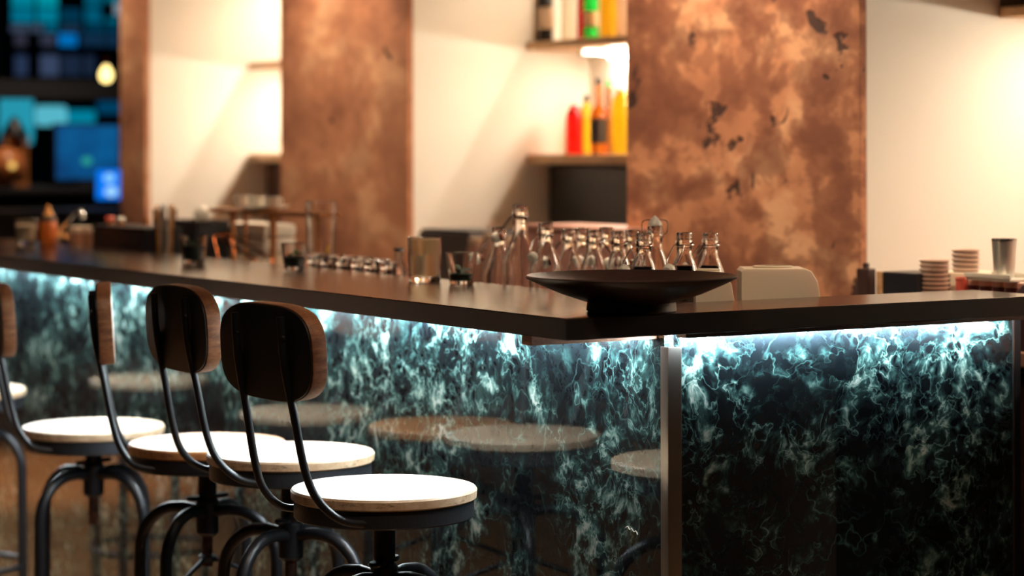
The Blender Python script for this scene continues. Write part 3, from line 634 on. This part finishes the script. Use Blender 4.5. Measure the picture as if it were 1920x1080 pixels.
# pendant bulb
q = P(199, 138, y=6.2)
t = thing('pendant_bulb', 'glowing pear-shaped pendant bulb in front of the dark window', 'lamp', (q.x, q.y, q.z))
obj('bulb', lat([(0, -.040), (.016, -.036), (.027, -.022), (.030, -.006), (.026, .010), (.016, .026), (.011, .036), (0, .036)], n=24), emit('bulb_glow', (1, .74, .26, 1), 3), t, 60)
obj('socket', lat([(0, .0362), (.014, .0362), (.015, .060), (.008, .070), (0, .070)], n=18), copper, t, 40); obj('cord', tb([(0, 0, .07), (0, 0, 2.9-q.z)], .003, 6), black_p, t, 60)

# ------------------------------------------------------------------ shelf bottles
def shelf_bottle(px, px1, ytop, zs, label, m, x=1.94, neck=None, cap=None, lab=None, fillm=None, fh=.6, name='spirit_bottle'):
    """px..px1 body width, ytop pixel of the cap top (may lie above the frame)"""
    a, b = P(px, 280, x=x), P(px1, 280, x=x); w_ = (b-a).dot(RIGHT0); c_ = (a+b)/2; r = w_*.56; topz = P((px+px1)/2, ytop, x=x).z; h = topz-zs
    t = thing(name, label, 'bottle', (c_.x, c_.y, zs+.0003), 0, 'spirit bottles on the lit shelves')
    rn = max(.009, r*.34) if neck is None else neck; hb = h*fh
    obj('bottle_body', lat([(0, 0), (r*.92, 0), (r, .004), (r, hb), (r*.85, hb+r*.45), (rn, hb+r*1.3), (rn, h-.022), (0, h-.022)], n=28), m, t, 40)
    obj('cap', lat([(0, h-.0218), (rn*1.12, h-.0218), (rn*1.12, h-.001), (0, h)], n=18), cap or black_p, t, 40)
    if lab: obj('bottle_label', lat([(r+.0004, hb*.28), (r+.0010, hb*.28), (r+.0010, hb*.28+lab[1]*hb), (r+.0004, hb*.28+lab[1]*hb)], n=28, closed=True), lab[0], t, 40)
S1, S0 = 1.7153, 1.3523
paper = mat('cream_paper', srgb(224, 196, 166), .7); dkpaper = mat('black_paper', srgb(34, 22, 20), .6)
noir = mat('black_glass', (.008, .009, .012, 1), .08)
shelf_bottle(1012, 1036, -70, S1, 'dark bottle with a pale paper label, leftmost on the upper bottle shelf', noir, x=1.90, lab=(paper, .45))
shelf_bottle(1030, 1050, -95, S1, 'plain black bottle second from the left on the upper bottle shelf', noir, x=1.97)
shelf_bottle(1054, 1080, -80, S1, 'clear bottle between the black bottle and the thin red one', tint('clear_spirit', (.95, .92, .8, 1)))
shelf_bottle(1083, 1097, -50, S1, 'thin dark red bottle on the upper bottle shelf', tint('red_spirit', (.45, .01, .02, 1)), x=1.92)
shelf_bottle(1096, 1122, -75, S1, 'bright green bottle on the upper bottle shelf', tint('green_spirit', (.02, .8, .12, 1)), lab=(paper, .3), x=1.93)
shelf_bottle(1126, 1157, -85, S1, 'yellow bottle with an orange upper half, right of the bright green bottle', tint('yellow_spirit', (1, .62, .02, 1)))
shelf_bottle(1158, 1184, -60, S1, 'pale pinkish bottle partly hidden by the wide pillar, upper shelf', tint('pale_spirit', (.9, .7, .55, 1)), x=1.97)
shelf_bottle(1003, 1030, 160, S0, 'clear bottle leftmost on the lower bottle shelf', tint('clear_spirit2', (.98, .95, .85, 1)), cap=steel)
shelf_bottle(1034, 1060, 128, S0, 'taller clear bottle beside the red bottle on the lower shelf', tint('clear_spirit3', (.98, .95, .82, 1)), x=1.98, cap=steel)
shelf_bottle(1062, 1092, 205, S0, 'squat bright red bottle on the lower bottle shelf', tint('scarlet_spirit', (1, .012, .01, 1)), x=1.92, neck=.012, cap=white_p, fh=.84)
shelf_bottle(1089, 1111, 178, S0, 'golden yellow bottle just right of the bright red bottle', tint('golden_spirit', (1, .66, .02, 1)), x=2.02, fh=.75)
shelf_bottle(1108, 1138, 146, S0, 'amber bottle with a black label in the middle of the lower shelf', tint('amber_spirit', (.85, .30, .03, 1)), x=1.90, lab=(dkpaper, .62), fh=.52)
shelf_bottle(1132, 1150, 150, S0, 'slim brown bottle with a green neck behind the amber bottle', tint('brown_spirit', (.5, .18, .03, 1)), x=2.0, cap=mat('green_cap', srgb(40, 150, 80), .4), fh=.55)
shelf_bottle(1148, 1184, 165, S0, 'broad yellow bottle against the wide plaster pillar, lower shelf', tint('lemon_spirit', (1, .74, .02, 1)), x=1.95, fh=.78, cap=white_p)

# ------------------------------------------------------------------ back counter things
ZB = .9503
# right niche: frame, black box, plates, tins, tray, bucket
def onback(px, py, x=1.34): return P(px, py, x=x)
a, b = onback(1646, 509, 1.28), onback(1712, 507, 1.28); cyy = (a.y+b.y)/2
t = thing('black_box', 'black box with a tan upright edge beside the plate stacks', 'box', (1.34, cyy, ZB)); hh = a.z-ZB
obj('box_body', bx((-.05, b.y-cyy, 0), (.05, a.y-cyy, hh), .004), black_p, t); obj('edge_strip', bx((-.054, a.y-cyy-.006, 0), (-.050, a.y-cyy+.012, hh), .001), shelf_wood, t)
dark_board = mat('dark_board', srgb(58, 36, 30), .5); a = onback(1624, 503, 1.28); t = thing('bread_board', 'dark upright board leaning between the wide pillar and the black box', 'board', (1.30, .745, ZB)); t.location = (1.28, a.y, ZB); obj('board_body', bx((-.012, -.020, 0), (.012, .020, a.z-ZB), .004), dark_board, t); obj('grip', bx((-.005, -.006, a.z-ZB), (.005, .006, a.z-ZB+.012), .002), dark_board, t)
plate_m = mat('taupe_stoneware', srgb(122, 92, 80), .35); rim_m = mat('pale_rim', srgb(214, 186, 164), .3)
def plates(px0, px1, zb, n, step, x, lab, grp):
    a, b = onback(px0, 500, x), onback(px1, 500, x); r = (b-a).dot(RIGHT0)/2; c_ = (a+b)/2; first = None
    for k in range(n):
        loc = (c_.x, c_.y, zb+k*step)
        if first is None:
            first = thing('saucer', lab, 'plate', loc, 0, grp)
            obj('plate_body', lat([(0, 0), (r*.86, 0), (r*.92, step*.62), (0, step*.62)], n=36), plate_m, first, 40)
            obj('rim', lat([(r*.90, step*.30), (r*.985, step*.62), (r, step*.80), (r*.97, step*.84), (r*.90, step*.632)], n=36, closed=True), rim_m, first, 40)
        else: dup(first, loc)
    return zb+n*step
zz = plates(1716, 1782, ZB, 10, .0096, 1.34, 'taupe saucer in the lower half of the double stack beside the black box', 'saucers in the lower half of the double stack')
plates(1715, 1790, zz, 8, .0098, 1.34, 'taupe saucer in the upper half of the double stack beside the black box', 'saucers in the upper half of the double stack')
zz = 1.133-.0092*6
a, b = onback(1772, 500, 1.44), onback(1846, 500, 1.44)
t = thing('plate_crate', 'pale crate carrying the farther stack of saucers', 'crate', (1.46, (a.y+b.y)/2, ZB)); hh = onback(1800, 509, 1.44).z-ZB; cyy = t.location.y
obj('crate_body', bx((-.06, b.y-cyy, 0), (.06, a.y-cyy, hh), .004), cream_p, t); obj('crate_label', bx((-.0615, -.03, hh*.4), (-.06, .03, hh*.8)), paper, t)
plates(1776, 1846, ZB+hh+.0003, 5, .0105, 1.44, 'taupe saucer in the farther stack beside the steel bucket', 'saucers in the farther stack')
a = onback(1803, 523, 1.28); t = thing('red_cup', 'small coral red cup between the saucers and the dark tins', 'cup', (a.x, a.y, ZB)); hh = a.z-ZB
obj('cup_body', lat([(0, 0), (.010, 0), (.013, hh), (.0115, hh), (.009, .004), (0, .004)], n=24), mat('coral', srgb(226, 96, 78), .4), t, 40); obj('cup_lip', lat([(.0115, hh+.0002), (.0138, hh+.0002), (.0138, hh+.004), (.0115, hh+.004)], n=24, closed=True), mat('coral_lip', srgb(236, 130, 110), .4), t, 40)
tin_m = mat('dark_red_tin', srgb(92, 26, 30), .35); t0 = None; hh = onback(1850, 527, 1.28).z-ZB
for k, px in enumerate((1826, 1850, 1874, 1898, 1922)):
    q = onback(px, 527, 1.30); r = .0145
    if t0 is None:
        t0 = thing('round_tin', 'dark red tin in the row under the steel bucket', 'tin', (q.x, q.y, ZB), 0, 'dark red tins under the bucket')
        obj('tin_body', lat([(0, 0), (r, 0), (r, hh-.012), (0, hh-.012)], n=24), tin_m, t0, 40); obj('tin_lid', lat([(0, hh-.0118), (r+.001, hh-.0118), (r+.001, hh-.001), (0, hh)], n=24), mat('pink_lid', srgb(196, 140, 120), .35), t0, 40)
    else: dup(t0, (q.x, q.y, ZB))
a, b = onback(1824, 518, 1.29), onback(1905, 518, 1.29); ztr = ZB+hh+.0006
t = thing('white_tray', 'flat white tray lying on the dark red tins', 'tray', (1.31, (a.y+b.y)/2, ztr)); cyy = t.location.y
obj('tray_body', bx((-.04, b.y-cyy, 0), (.04, a.y-cyy, .006), .002), white_p, t)
bm = new_bm(); box(bm, (-.043, b.y-cyy-.003, .0062), (-.036, a.y-cyy+.003, .016), .002); box(bm, (.036, b.y-cyy-.003, .0062), (.043, a.y-cyy+.003, .016), .002); obj('tray_rim', bm, white_p, t)
a, b = onback(1852, 500, 1.31), onback(1914, 500, 1.31); q = (a+b)/2; rr = (b-a).dot(RIGHT0)/2; hh = onback(1880, 447, 1.31).z-(ztr+.0065)
t = thing('steel_bucket', 'shiny steel ice bucket standing on the white tray', 'bucket', (q.x, q.y, ztr+.0063))
obj('bucket_body', lat([(0, 0), (rr*.80, 0), (rr*.82, .003), (rr, hh-.004), (rr*.95, hh-.004), (rr*.77, .006), (0, .006)], n=36), bright_steel, t, 40); obj('rim', lat([(rr*.95, hh-.0038), (rr*1.04, hh-.0038), (rr*1.04, hh), (rr*.95, hh)], n=36, closed=True), chrome, t, 40)
a = onback(1913, 497, 1.25); t = thing('dark_mitt', 'dark maroon oven mitt at the right edge beyond the bucket', 'mitt', (a.x+.02, a.y, ZB)); hh = .13
obj('mitt_body', lat([(0, 0), (.03, 0), (.034, .03), (.034, .09), (.026, .12), (.012, .135), (0, .138)], n=24, sx=.7), mat('maroon_cloth', srgb(52, 22, 30), .9), t, 60); obj('thumb', lat([(0, -.03), (.010, -.026), (.013, 0), (.009, .020), (0, .024)], n=16, c=(-.004, .038, .085)), mat('maroon_cloth2', srgb(36, 16, 24), .9), t, 60)
# middle niche
a, b = onback(784, 433, 1.30), onback(880, 433, 1.30); cyy = (a.y+b.y)/2; hh = a.z-ZB
t = thing('grey_machine', 'dark grey counter appliance below the pale niche wall', 'appliance', (1.39, cyy, ZB)); obj('machine_body', bx((-.09, b.y-cyy, 0), (.09, a.y-cyy, hh), .008), grey_p, t); obj('machine_top', bx((-.085, b.y-cyy+.01, hh), (.085, a.y-cyy-.01, hh+.008), .003), black_p, t)
a, b = onback(985, 420, 1.30), onback(1172, 420, 1.30); cyy = (a.y+b.y)/2; hh = a.z-ZB
t = thing('low_counter_box', 'long low pinkish counter box beneath the lit bottle shelf', 'box', (1.39, cyy, ZB)); obj('box_body', bx((-.09, b.y-cyy, 0), (.09, a.y-cyy, hh-.012), .004), mat('dusty_pink', srgb(150, 104, 92), .5), t); obj('box_lid', bx((-.094, b.y-cyy-.003, hh-.0118), (.094, a.y-cyy+.003, hh), .003), mat('dusty_pink2', srgb(168, 120, 104), .45), t); obj('red_sticker', bx((-.0915, -.07, hh-.05), (-.0901, -.02, hh-.02)), mat('red_sticker', srgb(220, 100, 84), .5), t)
for k, (px, yt, lab) in enumerate(((895, 446, 'first brown jar between the grey appliance and the pink counter box'), (922, 438, 'second brown jar between the grey appliance and the pink counter box'), (958, 444, 'third brown jar, nearest the pink counter box'))):
    q = onback(px, yt, 1.265); hh = q.z-ZB; t = thing('counter_jar', lab, 'jar', (q.x, q.y, ZB)); r = .030; obj('jar_body', lat([(0, 0), (r, 0), (r+.001, .004), (r, hh-.03), (r*.8, hh-.016), (0, hh-.016)], n=24), mat('brown_jar', srgb(150, 108, 90), .3), t, 40); obj('jar_lid', lat([(0, hh-.0158), (r*.84, hh-.0158), (r*.84, hh), (0, hh)], n=24), mat('jar_lid', srgb(190, 156, 128), .4), t, 40)

# ------------------------------------------------------------------ across the alley
YA = 9.6
def pa(px, py): return P(px, py, y=YA)
fac = thing('alley_building', 'dark building across the alley with rows of small lit teal panes', 'building', (2.7, YA, 0))
bld = mat('dark_brick', (.010, .014, .024, 1), .9)
obj('wall', bx((-4, .03, 0), (4, .3, 6)), bld, fac)
wm = {}
def em_c(c, s=1.0):
    k = (c, s)
    if k not in wm: wm[k] = emit('lit_pane', (*c, 1), s)
    return wm[k]
rows = [(-14, 12, [(20, 62, (.0, .23, .33)), (68, 106, (.0, .30, .38)), (158, 190, (.0, .10, .17)), (195, 222, (.0, .16, .24))]),
        (17, 42, [(20, 62, (.0, .16, .26)), (68, 106, (.0, .20, .30)), (112, 150, (.0, .035, .075)), (158, 190, (.0, .10, .18)), (195, 222, (.0, .13, .21))]),
        (47, 60, [(18, 50, (.04, .06, .10)), (54, 78, (.04, .06, .10)), (82, 106, (.0, .10, .18)), (112, 150, (.01, .03, .06)), (158, 222, (.0, .035, .075))]),
        (64, 86, [(26, 48, (.03, .03, .05)), (74, 102, (.03, .035, .06)), (108, 142, (.0, .16, .50)), (150, 222, (.005, .025, .06))]),
        (104, 142, [(26, 50, (.02, .035, .08)), (74, 108, (.04, .06, .12)), (114, 150, (.01, .02, .045)), (156, 176, (.01, .02, .045))])]
for y0, y1, lst in rows:
    for x0, x1, c_ in lst:
        a, b = pa(x0, y1), pa(x1, y0); f = obj('window', bx((a.x-2.7-.006, -.012, a.z-.006), (b.x-2.7+.006, .03, b.z+.006)), bld, fac)
        obj('pane', bx((a.x-2.7, -.016, a.z), (b.x-2.7, -.0125, b.z)), em_c(c_), f)
a, b = pa(182, 28), pa(214, 8)
# street-level lit canopy
def blob(px0, px1, py0, py1, c_, lab):
    a, b = pa(px0, py1), pa(px1, py0); hw, hh = (b.x-a.x)/2, (b.z-a.z)/2; mx, mz = (a.x+b.x)/2-2.7, (a.z+b.z)/2
    h = obj('lit_sign', bx((mx-hw-.01, -.20, mz-hh-.01), (mx+hw+.01, .0295, mz+hh+.01), .006), bld, fac)
    o = obj('diffuser', bx((mx-hw, -.212, mz-hh), (mx+hw, -.2005, mz+hh), min(.055, min(hw, hh)*.5)), em_c(c_), h, 60); o['label'] = lab
blob(-25, 34, 180, 272, (.02, .32, .44), 'large glowing teal panel')
blob(42, 98, 200, 236, (.10, .50, .62), 'brightest glowing teal panel')
blob(100, 152, 208, 232, (.0, .22, .34), 'long dim teal panel')
blob(158, 222, 192, 214, (.0, .05, .12), 'dark blue panel')
blob(190, 208, 10, 30, (.24, .34, .42), 'small pale light')

# ------------------------------------------------------------------ room lamps, plus added fill spots (ceiling, out of frame)
def downlight(x, y, watts, label, col=(1, .77, .55), size=1.25, tilt=(0, 0)):
    t = thing('ceiling_spot', label, 'lamp', (x, y, 2.9))
    obj('can', lat([(.045, 0), (.055, 0), (.055, -.09), (.045, -.09)], n=24, closed=True), black_p, t, 40)
    l = bpy.data.lights.new('spot_light', 'SPOT'); l.energy = watts; l.color = col; l.spot_size = size; l.spot_blend = .8; l.shadow_soft_size = .05
    o = bpy.data.objects.new('spot_light', l); C.objects.link(o); o.parent = t; o.location = (0, 0, -.05); o.rotation_euler = (tilt[0], tilt[1], 0)
downlight(.75, 1.35, 400, 'ceiling spot above the aisle aimed at the wide plaster pillar', tilt=(0, -.30))
downlight(1.05, 3.5, 360, 'ceiling spot above the aisle aimed at the smoother plaster pillar', tilt=(0, -.12))
downlight(.95, 5.25, 150, 'ceiling spot above the aisle aimed at the narrow end pillar', tilt=(0, -.25))
downlight(-.75, 6.0, 1300, 'added fill spot over the floor beyond the farthest stool', size=.8)  # spot added to brighten the floor mirrored in the marble
downlight(.8, -.1, 150, 'ceiling spot above the right end of the aisle', tilt=(0, -.30))
downlight(1.7, 6.3, 150, 'added fill spot near the dark window', tilt=(.25, 0))  # spot added to light the globe and lantern on the sill
downlight(-.1, -.8, 50, 'added fill spot in front of the short bar end', size=.9, tilt=(.60, .05))  # spot added to brighten the edges of the stool backs
for k, (y, lab) in enumerate(((.4, 'first added fill spot in front of the bar top, nearest the short end'), (1.7, 'second added fill spot in front of the bar top'), (3.0, 'third added fill spot in front of the bar top'))):
    downlight(-.55, y-1.0, 130, lab, size=.75, tilt=(.48, -.45))  # fill spots added to light the camera-facing sides of the bar items
pm = P(1186, 995, x=XL)
sc_ = bp('scuff_mark', (XL-.0012, pm.y-.001, pm.z-.001), (XL-.0002, pm.y+.001, pm.z+.001), white_p, 0, 'small pale scuff on the marble')
bm = new_bm(); tube(bm, smooth_path([(-.001, .021, .003), (-.001, .014, .006), (-.001, .008, .001), (-.001, .002, .004), (-.001, -.006, -.001), (-.001, -.012, .001), (-.001, -.018, -.005)], 4), .0009, 6)
bm.to_mesh(sc_.data); bm.free(); sc_.location = (0, pm.y-YL, pm.z)
